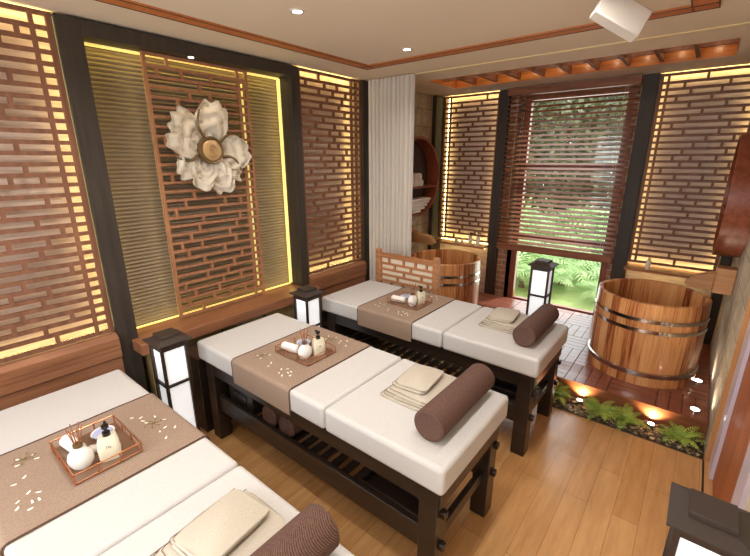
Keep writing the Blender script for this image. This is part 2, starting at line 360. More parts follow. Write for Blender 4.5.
# ------------------------------------------------------------------ fretwork
def fret(u0, u1, v0, v1, pitch, bar, seed, stub=.022, lo=.14, hi=.42, margins=(0, 0), border=.03, longends=True):
    """list of (u0,v0,u1,v1) rectangles: outer border, horizontal bars, staggered stubs, edge mullions"""
    rnd = random.Random(seed); R = []
    R += [(u0, v0, u1, v0+border*.8), (u0, v1-border*.8, u1, v1), (u0, v0+border*.8, u0+border, v1-border*.8), (u1-border, v0+border*.8, u1, v1-border*.8)]
    a, b = v0+border*.8, v1-border*.8; n = max(1, round((b-a)/pitch)); p = (b-a)/n
    iu0, iu1 = u0+border, u1-border
    mu0 = iu0+margins[0]; mu1 = iu1-margins[1]
    if margins[0]: R.append((mu0, a, mu0+stub, b)); mu0 += stub
    if margins[1]: R.append((mu1-stub, a, mu1, b)); mu1 -= stub
    for i in range(1, n): 
        for (s, e) in ((iu0, mu0-stub if margins[0] else None), (mu0, mu1), (mu1+stub if margins[1] else None, iu1)):
            if s is None or e is None: continue
            R.append((s, a+i*p-bar/2, e, a+i*p+bar/2))
    last = []
    for i in range(n):
        lo_, hi_ = (.45, .6) if longends and i in (0, n-1) else (lo, hi)
        u = mu0+rnd.uniform(.05, hi_*.9); cuts = []
        while u < mu1-.05:
            if all(abs(u-q) > .04 for q in last): cuts.append(u)
            else: u += .05; continue
            u += rnd.uniform(lo_, hi_)
        zb = a+i*p+(bar/2 if i else 0); zt = a+(i+1)*p-(bar/2 if i < n-1 else 0)
        for q in cuts: R.append((q-stub/2, zb, q+stub/2, zt))
        last = cuts
    return R
def fret_mb(R, mp3, d0, d1):
    """mp3(u, v, d) -> xyz"""
    b = MB()
    for (a0, b0, a1, b1) in R:
        vs = [mp3(u, v, d) for u in (a0, a1) for v in (b0, b1) for d in (d0, d1)]
        b.add(vs, [(0, 1, 3, 2), (4, 6, 7, 5), (0, 4, 5, 1), (2, 3, 7, 6), (0, 2, 6, 4), (1, 5, 7, 3)])
    return b
def strip(name, x0, y0, z0, x1, y1, z1, mt, parent): return box(x0, y0, z0, x1, y1, z1).build(name, mt, parent)

# left wall fretwork, front and rear of the dark frame
LW = lambda u, v, d: (d, u, v)
t = thing('wooden_grille', 'backlit wooden fretwork panel nearest the camera on the long wall', 'wall panel', (-.03, -1.5, .78), group='backlit fretwork grilles')
t.location = (0, 0, 0)
fret_mb(fret(-2.5, -.415, .78, 2.69, .0595, .0235, 3, margins=(0, .055)), LW, -.045, -.025).build('fretwork', M['fret'], t)
for a in ((-.07, -.428, .8, -.058, -.418, 2.68), (-.07, -2.45, .785, -.058, -.43, .795), (-.07, -2.45, 2.675, -.058, -.43, 2.685)): strip('light_strip', *a, M['led'], t)
strip('backing_board', -.218, -2.5, .78, -.115, -.416, 2.69, M['backing'], t)
t = thing('wooden_grille', 'backlit wooden fretwork panel between the dark wall frame and the pale curtain', 'wall panel', group='backlit fretwork grilles')
fret_mb(fret(1.345, 2.198, .78, 2.69, .0595, .0235, 11, margins=(.0, .10), lo=.12, hi=.32), LW, -.045, -.025).build('fretwork', M['fret'], t)
for a in ((-.07, 2.08, .8, -.058, 2.09, 2.68), (-.07, 1.36, .785, -.058, 2.08, .795), (-.07, 1.36, 2.675, -.058, 2.08, 2.685)): strip('light_strip', *a, M['led'], t)
strip('backing_board', -.218, 1.346, .78, -.115, 2.198, 2.69, M['backing'], t)
# window-wall fretwork
WW = lambda u, v, d: (u, d, v)
t = thing('wooden_grille', 'wooden fretwork panel with warm backlight, behind the tub beside the curtain', 'wall panel', group='backlit fretwork grilles')
fret_mb(fret(.062, .838, .83, 2.69, .0595, .0235, 21, margins=(.06, .0), lo=.13, hi=.34), WW, 3.79, 3.808).build('fretwork', M['fret'], t)
for a in ((.126, 3.813, .84, .134, 3.823, 2.68), (.826, 3.813, .84, .834, 3.823, 2.68), (.14, 3.813, .836, .82, 3.823, .846), (.14, 3.813, 2.675, .82, 3.823, 2.685)): strip('light_strip', *a, M['led'], t)
t = thing('wooden_grille', 'wide backlit wooden fretwork panel on the window wall behind the front tub', 'wall panel', group='backlit fretwork grilles')
fret_mb(fret(2.432, 3.188, .83, 2.69, .0595, .0235, 33, margins=(.03, .0), lo=.13, hi=.36), WW, 3.79, 3.808).build('fretwork', M['fret'], t)
for a in ((2.44, 3.813, .84, 2.448, 3.823, 2.68), (3.175, 3.813, .84, 3.183, 3.823, 2.68), (2.46, 3.813, .836, 3.16, 3.823, .846), (2.46, 3.813, 2.675, 3.16, 3.823, 2.685)): strip('light_strip', *a, M['led'], t)

# ------------------------------------------------------------------ dark framed recess with fluted panels
t = thing('wall_frame', 'deep dark frame around the fluted wall recess with yellow light', 'frame')
f = MB().box(-.215, -.41, 0, .0, -.285, 2.685).box(-.215, 1.245, 0, .0, 1.342, 2.685).box(-.215, -.285, 2.60, .0, 1.245, 2.685)
f.build('frame_surround', M['dark'], t, bevel=.003)
fl_ = MB(); n = 1; z = .70; pts = []
P_ = .0278
while z < 2.598:
    for k in range(4): pts.append((-.196+.013*math.sin(PI*k/4), z+P_*k/4))
    z += P_
pts = [(a, min(b, 2.598)) for a, b in pts]
poly = [(-.214, .70)]+pts+[(-.214, 2.598)]
for i in range(1, len(poly)-2):
    pass
vs = [(p[0], -.284, p[1]) for p in poly]+[(p[0], 1.244, p[1]) for p in poly]; k = len(poly)
fl_.add(vs, [(i, i+1, k+i+1, k+i) for i in range(k-1)])
fl_.build('fluted_panel', M['fluted'], t, smooth=True)
for a in ((-.185, -.283, .71, -.145, -.276, 2.59), (-.185, 1.236, .71, -.145, 1.243, 2.59), (-.175, -.27, 2.585, -.14, 1.23, 2.597), (-.175, -.27, .70, -.15, 1.23, .708),
          (-.16, .085, .75, -.15, .093, 2.5), (-.16, .845, .75, -.15, .855, 2.5)):
    strip('light_strip', *a, M['led_yellow'], t)
def glow(loc, rot, sx, sy, e):
    l = bpy.data.lights.new('recess_glow', 'AREA'); l.shape = 'RECTANGLE'; l.size = sx; l.size_y = sy; l.energy = e; l.color = (1, .74, .16)
    o = bpy.data.objects.new('recess_glow', l); o.location = loc; o.rotation_euler = rot; col.objects.link(o); o.parent = t
glow((-.13, .48, 2.583), (0, math.radians(12), 0), .03, 1.45, 1.5)
glow((-.13, .48, .712), (0, math.radians(168), 0), .03, 1.45, .9)
glow((-.12, 1.234, 1.65), (math.radians(-90), 0, 0), .03, 1.8, 1.5)
glow((-.12, -.274, 1.65), (math.radians(90), 0, 0), .03, 1.8, .5)
glow((-.13, .885, 1.65), (math.radians(90), 0, 0), .02, 1.8, .4)
glow((-.13, .05, 1.65), (math.radians(-90), 0, 0), .02, 1.8, .4)
t = thing('fretwork_screen', 'tall light brown fretwork screen standing before the fluted recess', 'wall panel')
fret_mb(fret(.066, .87, .70, 2.598, .064, .019, 45, stub=.017, margins=(0, .06), lo=.14, hi=.36, border=.022), LW, -.115, -.09).build('fretwork', M['fret_light'], t)
# ledge under the recess
t = thing('wall_ledge', 'reddish wooden ledge below the framed recess', 'ledge')
box(-.205, -.33, .61, .15, 1.345, .69).build('ledge_board', M['oak'], t, bevel=.004)
box(-.2, -.25, .0, .03, 1.245, .608).build('apron_panel', M['gold_panel'], t)
for y in (-.07, .33, .75): box(.03, y, .0, .036, y+.006, .6).build('joint_strip', M['reveal'], t)
# lit downlight above frame
# flower relief
t = thing('flower_relief', 'carved off-white blossom relief with a bronze medallion, mounted on the tall fretwork screen', 'wall decoration', (-.085, .44, 1.975))
def petal(ang, L, W, lobes, seed, tilt=.0):
    rnd = random.Random(seed); b = MB(); nu, nv = 20, 32; ph = rnd.uniform(0, 6)
    def P(u, v, back):
        r = .065+(L-.065)*u*(1-.16*abs(v)**3+(.035*math.cos(lobes*PI*v*.8+ph)+.018*math.cos(7*v+2*ph))*u)
        wd = W*1.12*(math.sin(PI*min(1, .14+.60*u**.85))**.75)*(1+.05*math.sin(8*u+ph+(1.5 if v > 0 else 0)))
        s = v*wd*(1-.10*u*v*v)
        h = .018+.055*math.sin(u*1.9)+tilt*v+.018*math.cos(v*3.2+ph)*u
        rr = math.hypot(u-.05, v*.62)
        h += .009*math.sin(rr*19+.8*math.sin(v*3+ph))
        h += .006*max(0, rr-.8)*4*math.sin(v*6+ph)
        if back: h -= .014
        a = math.radians(ang)
        return (h, r*math.cos(a)-s*math.sin(a), r*math.sin(a)+s*math.cos(a))
    vs = []
    for bk in (0, 1):
        for i in range(nu+1):
            for j in range(nv+1): vs.append(P(i/nu, -1+2*j/nv, bk))
    N = (nu+1)*(nv+1); q = lambda bk, i, j: bk*N+i*(nv+1)+j; fs = []
    for i in range(nu):
        for j in range(nv):
            fs.append((q(0, i, j), q(0, i+1, j), q(0, i+1, j+1), q(0, i, j+1))); fs.append((q(1, i, j), q(1, i, j+1), q(1, i+1, j+1), q(1, i+1, j)))
    for i in range(nu):
        for j in (0, nv): fs.append((q(0, i, j), q(1, i, j), q(1, i+1, j), q(0, i+1, j)))
    for j in range(nv):
        for i in (0, nu): fs.append((q(0, i, j), q(0, i, j+1), q(1, i, j+1), q(1, i, j)))
    return b.add(vs, fs)
PET = [(78, .355, .125, 3, 1, .0), (136, .355, .115, 3, 2, .01), (168, .335, .085, 2, 3, .02), (213, .315, .095, 3, 4, 0), (246, .305, .085, 2, 5, .01), (286, .33, .10, 3, 6, .015), (318, .32, .07, 2, 7, -.02), (-3, .335, .125, 3, 8, 0)]
for k, (a, L, W, lb, sd, ti) in enumerate(PET):
    o = petal(a, L, W, lb, sd, ti).build('petal', M['plaster'], t, smooth=True); o.location = (.006*(k % 3), 0, 0)
# gilded stems between petals
for a in (108, 30, 195, 335):
    ar = math.radians(a); pts = [(.05+.03*math.sin(q*2.2), (.09+.2*q)*math.cos(ar+.15*math.sin(q*4)), (.09+.2*q)*math.sin(ar+.15*math.sin(q*4))) for q in [i/8 for i in range(9)]]
    MB().tube(pts, [.012-.006*i/8 for i in range(9)], 8).build('stem', M['bronze'], t, smooth=True)
def xlathe(prof, c, n=40):
    b = MB().lathe(prof, n); b.v = [(c[0]+z, c[1]+x, c[2]+y) for x, y, z in b.v]; return b
md = xlathe([(0, .0), (.098, .0), (.102, .05), (.094, .064), (.080, .058), (.078, .05), (0, .05)], (.03, 0, 0)).build('medallion_ring', M['bronze'], t, smooth=True)
xlathe([(0, .05), (.076, .05), (.074, .058), (.05, .066), (0, .068)], (.031, 0, 0)).build('medallion_disc', M['gold'], md, smooth=True)
pts = [(.104, .034*math.cos(q), .040*math.sin(q)) for q in [math.radians(40+i*14) for i in range(20)]]+[(.104, .012, .004), (.104, -.006, .012), (.104, -.012, -.004)]
MB().tube(pts, .0065, 6).build('emblem', M['gold'], md, smooth=True)

# ------------------------------------------------------------------ window
def rectframe(x0, z0, x1, z1, w_, y0, y1, b=None):
    b = b or MB()
    return b.box(x0, y0, z0, x0+w_, y1, z1).box(x1-w_, y0, z0, x1, y1, z1).box(x0+w_, y0, z0, x1-w_, y1, z0+w_).box(x0+w_, y0, z1-w_, x1-w_, y1, z1)
w1 = rectframe(WX0, WZ0, WX1, WZ1, .075, 3.86, 3.93)
w1.box(WX0+.075, 3.87, 1.77, WX1-.075, 3.93, 1.86).box(WX0+.075, 3.87, .93, WX1-.075, 3.93, .985)
w1 = struct(w1.build('window_1', M['winframe'], bevel=.003))
box(WX0+.07, 3.90, WZ0+.07, WX1-.07, 3.906, WZ1-.07).build('window_pane', M['glass'], w1)
box(WX0-.03, 3.80, WZ0-.03, WX0, 3.862, WZ1).build('window_border', M['lav_reflection'], w1)
# venetian blind
t = thing('venetian_blind', 'reddish wooden venetian blind lowered over the garden window', 'blind', (1.67, 3.70, .84))
b = MB(); rx = Matrix.Rotation(math.radians(27), 3, 'X'); z = .915; k = 0
while z < 2.60:
    b.box(.985, 3.675, z-.0016, 2.295, 3.725, z+.0016, rot=rx); z += .052; k += 1
b.v = [(x-1.67, y-3.70, z-.84) for x, y, z in b.v]; b.build('slats', M['slat'], t)
def rel(b_, o): b_.v = [(x-o[0], y-o[1], z-o[2]) for x, y, z in b_.v]; return b_
rel(box(.975, 3.67, 2.61, 2.295, 3.74, 2.69), (1.67, 3.70, .84)).build('head_rail', M['slat'], t, bevel=.003)
rel(box(.985, 3.685, .80, 2.295, 3.722, .885), (1.67, 3.70, .84)).build('bottom_rail', M['slat'], t, bevel=.004)
for x in (1.16, 2.17): rel(MB().box(x-.002, 3.669, .88, x+.002, 3.671, 2.61).box(x+.02, 3.669, .88, x+.023, 3.671, 2.61), (1.67, 3.70, .84)).build('ladder_cord', M['cord'], t)
rel(MB().tube([(1.10, 3.668, 2.6), (1.10, 3.668, 1.2)], .003, 6), (1.67, 3.70, .84)).build('lift_cord', M['cord'], t)

# ledges with bottles on the window wall
t1 = thing('wall_shelf', 'narrow wooden shelf under the fretwork behind the curtain-side tub', 'shelf')
box(.062, 3.615, .775, .838, 3.84, .80).build('shelf_board', M['oak_x'], t1, bevel=.003)
strip('light_strip', .08, 3.84, .79, .82, 3.85, .80, M['led'], t1)
strip('light_strip', .10, 3.70, .762, .82, 3.715, .772, M['led'], t1)
t2 = thing('wall_shelf', 'narrow wooden shelf under the wide fretwork behind the front tub', 'shelf')
box(2.432, 3.615, .775, 3.188, 3.84, .80).build('shelf_board', M['oak_x'], t2, bevel=.003)
strip('light_strip', 2.45, 3.70, .762, 3.15, 3.715, .772, M['led'], t2)
def bottle(name, label, x, y, h, r, pump, group=None, z0=.8):
    t = thing(name, label, 'bottle', (x, y, z0), group=group)
    MB().lathe([(0, 0), (r, 0), (r, h*.72), (r*.9, h*.8), (r*.35, h*.86), (r*.35, h*.9)], 24).build('bottle_body', M['cream_plastic'], t, smooth=True)
    c = MB().lathe([(r*.42, h*.88), (r*.42, h*.98), (r*.15, h*1.0), (r*.15, h*1.12)] if pump else [(r*.5, h*.86), (r*.5, h*1.02)], 16)
    if pump: c.box(-r*.3, -r*.25, h*1.10, r*1.3, r*.25, h*1.2)
    c.build('pump' if pump else 'cap', M['black'] if pump else M['gold'], t)
    return t
bottle('lotion_bottle', 'short cream bottle at the curtain end of the shelf behind the tub', .42, 3.665, .085, .022, False)
bottle('lotion_bottle', 'pale bottle next to the short one on the shelf behind the tub', .50, 3.67, .085, .018, False)
bottle('lotion_bottle', 'cream pump bottle with black top in the middle of the shelf behind the tub', .625, 3.665, .14, .026, True)
bottle('lotion_bottle', 'cream pump bottle with black top by the dark post at the shelf end', .735, 3.665, .15, .026, True)
bottle('lotion_bottle', 'lone cream bottle on the shelf behind the front tub', 2.635, 3.665, .12, .024, False)

# ------------------------------------------------------------------ ceiling coffer
t = thing('coffered_ceiling_panel', 'orange wooden coffer grid recessed in the ceiling over the tubs', 'ceiling panel')
rectframe_b = MB()
cf = MB().box(CX0, CY0, H+.0, CX0+.012, CY1, H+.14).box(CX1-.012, CY0, H+.0, CX1, CY1, H+.14).box(CX0, CY0, H, CX1, CY0+.012, H+.14).box(CX0, CY1-.012, H, CX1, CY1, H+.14)
cf.build('coffer_frame', M['coffer_panel'], t)
box(CX0+.012, CY0+.012, H+.13, CX1-.012, CY1-.012, H+.139).build('coffer_back', M['coffer_panel'], t)
rb = MB()
for i in range(1, 10): x = CX0+(CX1-CX0)*i/10; rb.box(x-.014, CY0+.012, H+.015, x+.014, CY1-.012, H+.12)
rb.box(CX0+.012, (CY0+CY1)/2-.012, H+.03, CX1-.012, (CY0+CY1)/2+.012, H+.118)
rb.build('rib_grid', M['fret'], t)
lp = MB()
for i in range(10):
    x = CX0+(CX1-CX0)*(i+.5)/10
    for y in (CY0+.16, CY1-.16):
        l = bpy.data.lights.new('coffer_lamp', 'POINT'); l.energy = .35*LED_POWER; l.color = (1, .72, .4); l.shadow_soft_size = .012
        o = bpy.data.objects.new('coffer_lamp', l); o.location = (x, y, H+.085); col.objects.link(o); o.parent = t
    o = MB().lathe([(.014, 0), (.014, .03)], 12, (x, CY1-.10, H+.095)).build('bulb', M['spot'], t)

# downlights
d0 = None
def downlight(x, y, label, power, colour=(1, .96, .91)):
    t = thing('downlight', label, 'ceiling light', (x, y, H), group='recessed ceiling downlights')
    MB().lathe([(.026, -.001), (.028, -.006), (.040, -.006), (.043, -.001), (.043, 0), (.026, 0)], 24, closed=True).build('trim_ring', M['white_box'], t, smooth=True)
    MB().lathe([(0, -.003), (.026, -.003)], 24).build('lens', M['spot'], t)
    l = bpy.data.lights.new('downlight_beam', 'AREA'); l.shape = 'DISK'; l.size = .09; l.energy = power; l.color = colour; l.spread = math.radians(150)
    o = bpy.data.objects.new('downlight_beam', l); o.location = (0, 0, -.012); col.objects.link(o); o.parent = t
lab = ['round recessed downlight in the ceiling above the framed wall side', 'round recessed downlight in the ceiling nearest the curtain corner']
for i, (x, y) in enumerate(DOWN):
    downlight(x, y, lab[i] if i < 2 else 'round recessed downlight in the ceiling, %s' % ['above the foot of the middle bed', 'above the foot end between middle and far bed', 'above the tray of the nearest bed', 'above the foot of the nearest bed', 'behind the nearest bed by the long wall', 'behind the nearest bed by the board wall'][i-2], DOWN_POWER)
# wall washer on frame
tt = thing('frame_spotlight', 'tiny lit spotlight under the ceiling on the dark frame head', 'spotlight', (-.02, .37, 2.6))
MB().lathe([(0, -.006), (.018, -.006), (.02, 0)], 16).build('lens', M['spot'], tt)
sp_ = bpy.data.lights.new('washer', 'SPOT'); sp_.energy = 7; sp_.color = (1, .8, .55); sp_.spot_size = math.radians(80); sp_.spot_blend = .8; sp_.shadow_soft_size = .02
so_ = bpy.data.objects.new('washer', sp_); so_.location = (.25, .05, 0); so_.rotation_euler = (0, math.radians(12), 0); col.objects.link(so_); so_.parent = tt

# tilted white box hanging from ceiling
PC = Vector((2.523, 1.075, 2.545)); px = Vector((.52, .62, -.42)).normalized()
t = thing('ceiling_projector', 'white tilted box-shaped projector hanging under the ceiling near the orange band', 'projector', PC)
ex = (Rt*.86-Up*.51).normalized(); ez = -F; ey = ez.cross(ex)
rot = Matrix((ex, ey, ez)).transposed()
pb = MB(); pb.box(-.115, -.066, -.04, .115, .066, .02, rot=rot, c=(0, 0, 0))
o = pb.build('projector_body', M['white_box'], t, bevel=.006)
pb = MB(); pb.box(-.085, .01, .0205, -.081, .045, .0212, rot=rot, c=(0, 0, 0)); pb.build('vent_slot', M['piping'], o)
MB().tube([(-.0, -.0, .02), (-.02, .02, H-PC.z)], .014, 12).build('mount_stem', M['white_box'], t)

# ------------------------------------------------------------------ curtain
def curtain_mb(x0, x1, y, z0, z1, amp, per):
    b = MB(); n = int((x1-x0)/per*14); pts = []
    for i in range(n+1):
        x = x0+(x1-x0)*i/n; ph = 2*PI*(x-x0)/per
        pts.append((x, y-amp*(2*abs(math.sin(ph/2+.25*math.sin(ph*.37)))**.6-1)+amp*.2*math.sin(ph*.31+1)))
    for th in (0, .004): b.v += [(x, yy+th, z) for z in (z0, z1) for x, yy in pts]
    k = n+1
    for i in range(n):
        b.f.append((i, i+1, k+i+1, k+i)); b.f.append((2*k+i, 3*k+i, 3*k+i+1, 2*k+i+1)); b.f.append((i, 2*k+i, 2*k+i+1, i+1))
    return b
tag(curtain_mb(.03, .60, 2.26, .16, H-.01, .026, .052).build('curtain', M['curtain'], smooth=True), 'pale floor-length pleated curtain gathered at the alcove corner', 'curtain')

# ------------------------------------------------------------------ round shelves
def round_shelf(cx_wall, side, cy, cz, label):
    t = thing('round_shelf', label, 'shelf', (cx_wall, cy, cz))
    d = .17
    b = MB().lathe([(.455, 0), (.485, 0), (.485, d), (.455, d)], 64, closed=True)
    b.v = [(side*z, x, y) for x, y, z in b.v]; b.build('rim', M['rim'], t, smooth=True)
    b = MB().lathe([(0, .002), (.456, .002), (.456, .008), (0, .008)], 64); b.v = [(side*z, x, y) for x, y, z in b.v]; b.build('back_board', M['brownback'], t)
    dz = -.125; hw = math.sqrt(.455**2-dz**2)
    box(min(.008*side, .16*side), -hw, dz-.012, max(.008*side, .16*side), hw, dz+.012).build('shelf_board', M['rim'], t)
    return t
round_shelf(0, 1, 3.07, 1.69, 'round brown wooden wall shelf holding towels, beside the curtain')
round_shelf(XR, -1, 3.10, 1.62, 'round brown wooden wall shelf on the wall above the wooden spout box')
def roll(name, label, loc, L, r, axis, mt, group=None, cat='towel'):
    b = MB(); pr = [(0, 0), (r*.85, 0), (r, r*.15), (r, L-r*.15), (r*.85, L), (0, L)]
    b.lathe(pr, 20)
    # spiral edge groove on the end: a small raised coil
    for e in (0, L):
        pts = [((.15+.75*i/40)*r*math.cos(i*.45), (.15+.75*i/40)*r*math.sin(i*.45), e+(-.001 if e == 0 else .001)) for i in range(41)]
        b.tube(pts, .0022, 5)
    if axis == 'x': b.v = [(z-L/2, x, y) for x, y, z in b.v]
    if axis == 'y': b.v = [(x, z-L/2, y) for x, y, z in b.v]
    o = b.build(name, mt, smooth=True); o.location = loc
    return tag(o, label, cat, group)
ordn = ['nearest the curtain', 'second from the curtain', 'third from the curtain', 'fourth from the curtain', 'farthest from the curtain']
for i, (y, z) in enumerate(((2.80, 0), (2.89, 0), (2.98, 0), (3.07, 0), (3.16, 0), (2.85, 1), (2.94, 1), (3.03, 1), (3.12, 1))):
    roll('rolled_towel', 'white rolled towel on the round shelf board, %s row, %s' % ('upper' if i > 4 else 'lower', ordn[i] if i < 5 else ordn[i-5]), (.09, y, 1.69-.125+.012+.044+z*.076), .13, .044, 'x', M['white_towel'], 'rolled towels on the round shelf')
for i in range(5):
    rr = .30-.008*abs(i-1)
    dzb = 1.69-.455+.012+i*.036
    hw = min(.34, math.sqrt(max(.01, .452**2-(1.69-dzb)**2)))-.01
    o = box(.015, -hw, 0, .155, hw, .034).build('folded_towel', M['white_towel'], bevel=.012, seg=3); o.location = (0, 3.07, dzb)
    tag(o, ['lowest', 'second lowest', 'middle', 'second highest', 'topmost'][i]+' white folded towel in the bottom of the round shelf by the curtain', 'towel', 'folded towels in the round shelf')
for (y, z, l) in ((2.98, 1.62-.125+.013, 'white folded towel on the board of the round shelf above the spout box'), (3.06, 1.62-.445, 'white folded towel in the bottom of the round shelf above the spout box')):
    o = box(-.13, -.09, 0, -.015, .09, .09).build('folded_towel', M['white_towel'], bevel=.015, seg=3); o.location = (XR, y, z); tag(o, l, 'towel')

# wooden spouts
def spout(xw, side, y, label, L):
    t = thing('tub_spout', label, 'spout', (xw, y, 0))
    bx = lambda a, b_: (min(a*side, b_*side), max(a*side, b_*side))
    x0, x1 = bx(.002, .125); box(x0, -.07, .87, x1, .07, 1.075).build('spout_box', M['spout'], t, bevel=.004)
    poly = [(.125, .885), (L-.03, .885), (L, .91), (L-.06, .985), (.125, 1.03)]
    MB().prism([(side*a, c) for a, c in poly], lambda p: (p[0], -.045, p[1]), lambda p: (p[0], .045, p[1])).build('spout_trough', M['spout'], t, bevel=.003)
spout(XR, -1, 2.9, 'wooden box spout jutting from the wall over the front tub', .31)
spout(0, 1, 3.02, 'wooden spout jutting from the wall behind the curtain over the rear tub', .46)

# ------------------------------------------------------------------ deck, gravel, ferns
DY, DZ = 2.035, .15
t = thing('wooden_deck', 'raised red-brown wooden slat deck carrying both bathtubs', 'deck')
box(.0+.002, DY+.012, 0, XR-.002, 3.738, DZ-.022).build('deck_base', M['deck_side'], t)
box(.002, DY, 0, XR-.002, DY+.012, DZ).build('deck_fascia', M['deck_side'], t)
sb = MB(); T = .317; ix = 0; x = XR-.004
while x > .05:
    iy = 0; y = DY+.012
    while y < 3.7:
        x0, y0, x1, y1 = max(.004, x-T+.004), y, x, min(3.736, y+T-.004)
        if (ix+iy) % 2 == 0:
            nS = 4; wS = (x1-x0)/nS
            for q in range(nS): sb.box(x0+q*wS+.002, y0, DZ-.02, x0+(q+1)*wS-.003, y1, DZ)
        else:
            nS = 4; wS = (y1-y0)/nS
            for q in range(nS): sb.box(x0, y0+q*wS+.002, DZ-.02, x1, y0+(q+1)*wS-.003, DZ)
        y += T; iy += 1
    x -= T; ix += 1
sb.build('deck_slats', M['deck'], t)
# gravel
b = MB(); rnd = random.Random(5)
base = bmesh.new(); bmesh.ops.create_icosphere(base, subdivisions=1, radius=1); bv = [v.co.copy() for v in base.verts]; bf = [tuple(v.index for v in f.verts) for f in base.faces]; base.free()
GY0 = 1.80
for i in range(2300):
    x = rnd.uniform(.3, XR-.015); y = rnd.uniform(GY0+.012, DY-.012); s = rnd.uniform(.009, .016); h = .45*s
    rz = rnd.uniform(0, PI); c, q = math.cos(rz), math.sin(rz); lift = rnd.choice((.006, .012, .018, .024))
    b.add([(x+c*v.x*s*1.35-q*v.y*s, y+q*v.x*s*1.35+c*v.y*s, lift+v.z*h) for v in bv], bf)
b.box(.3, GY0, .0005, XR-.004, DY-.001, .006)
o = b.build('pebbles', M['pebble'], smooth=True); tag(o, 'dark river pebbles filling the strip before the deck', 'pebbles', kind='stuff')
def fern_mb(rnd, nf, L, w_, npairs=11, rise=.9):
    b = MB()
    for i in range(nf):
        az = 2*PI*i/nf+rnd.uniform(-.25, .25); el = rnd.uniform(.65, 1.35); ln = L*rnd.uniform(.75, 1.1)
        p = Vector((0, 0, .0)); e = el; d = ln/npairs; prev = p.copy(); k = 0
        for j in range(npairs):
            dirv = Vector((math.cos(az)*math.cos(e), math.sin(az)*math.cos(e), math.sin(e))); q = p+dirv*d
            side = Vector((-math.sin(az), math.cos(az), 0)); t_ = (j+.5)/npairs; wl = w_*math.sin(PI*min(1, .12+t_*.86))**.7
            nrm = side.cross(dirv)
            for sg in (-1, 1):
                tip = p+dirv*d*1.3+side*sg*wl-nrm*wl*.12*sg*0+Vector((0, 0, -wl*.25))
                b.add([p, p+dirv*d*.15+side*sg*wl*.5+dirv*d*.0, tip, p+dirv*d*.75+side*sg*wl*.45], [(0, 1, 2, 3)])
            b.add([p-side*.0012*L/.2, p+side*.0012*L/.2, q+side*.001*L/.2, q-side*.001*L/.2], [(0, 1, 2, 3)])
            p = q; e -= rise/npairs*(1.2+t_)
    return b
rnd = random.Random(3)
ferns = [(2.30, 1.93, 'small green fern partly hidden behind the leg of the far bed'), (2.62, 1.90, 'green fern between the two fascia spotlights, nearer the beds'),
         (2.80, 1.89, 'green fern between the two fascia spotlights, nearer the round-shelf wall'), (3.13, 1.895, 'green fern at the end of the pebble strip by the stone wall'), (1.95, 1.92, 'green fern in pebbles hidden under the far bed')]
for x, y, l in ferns:
    t = thing('fern', l, 'plant', (x, y, .02), group='ferns in the pebble strip')
    fern_mb(rnd, 24, .175, .03).build('foliage', M['fern'], t)
    MB().lathe([(.012, -.006), (.008, .012), (0, .016)], 10).build('crown', M['twig'], t)
# uplights in gravel and on deck
for i, (x, l) in enumerate(((2.47, 'small chrome spotlight lighting the deck front, near the far bed'), (2.955, 'small chrome spotlight lighting the deck front, between two ferns by the stone wall'))):
    t = thing('deck_spotlight', l, 'spotlight', (x, 1.975, .02), group='spotlights in the pebbles')
    MB().lathe([(0, 0), (.026, 0), (.026, .018), (.021, .018), (.021, .014), (0, .014)], 24).build('housing', M['chrome'], t, smooth=True)
    MB().lathe([(0, .0155), (.020, .0155)], 20).build('lens', M['spot'], t)
    l_ = bpy.data.lights.new('uplight', 'SPOT'); l_.energy = 10; l_.color = (1, .74, .42); l_.spot_size = math.radians(125); l_.spot_blend = .7; l_.shadow_soft_size = .012
    o = bpy.data.objects.new('uplight', l_); o.location = (0, .01, .024); o.rotation_euler = (math.radians(180-28), 0, 0); col.objects.link(o); o.parent = t
for (x, y, l) in ((3.19, 2.66, 'small chrome spotlight on the deck next to the tub base'), (3.185, 2.15, 'small chrome spotlight on the deck near its front corner')):
    t = thing('deck_spotlight', l, 'spotlight', (x, y, DZ), group='spotlights on the deck')
    MB().lathe([(0, 0), (.034, 0), (.034, .016), (.028, .016), (.028, .012), (0, .012)], 24).build('housing', M['chrome'], t, smooth=True)
    MB().lathe([(0, .0135), (.027, .0135)], 20).build('lens', M['spot'], t)
    l_ = bpy.data.lights.new('uplight', 'SPOT'); l_.energy = 6; l_.color = (1, .86, .66); l_.spot_size = math.radians(110); l_.spot_blend = .7; l_.shadow_soft_size = .012
    o = bpy.data.objects.new('uplight', l_); o.location = (0, 0, .022); o.rotation_euler = (0, math.radians(180+10), 0); col.objects.link(o); o.parent = t

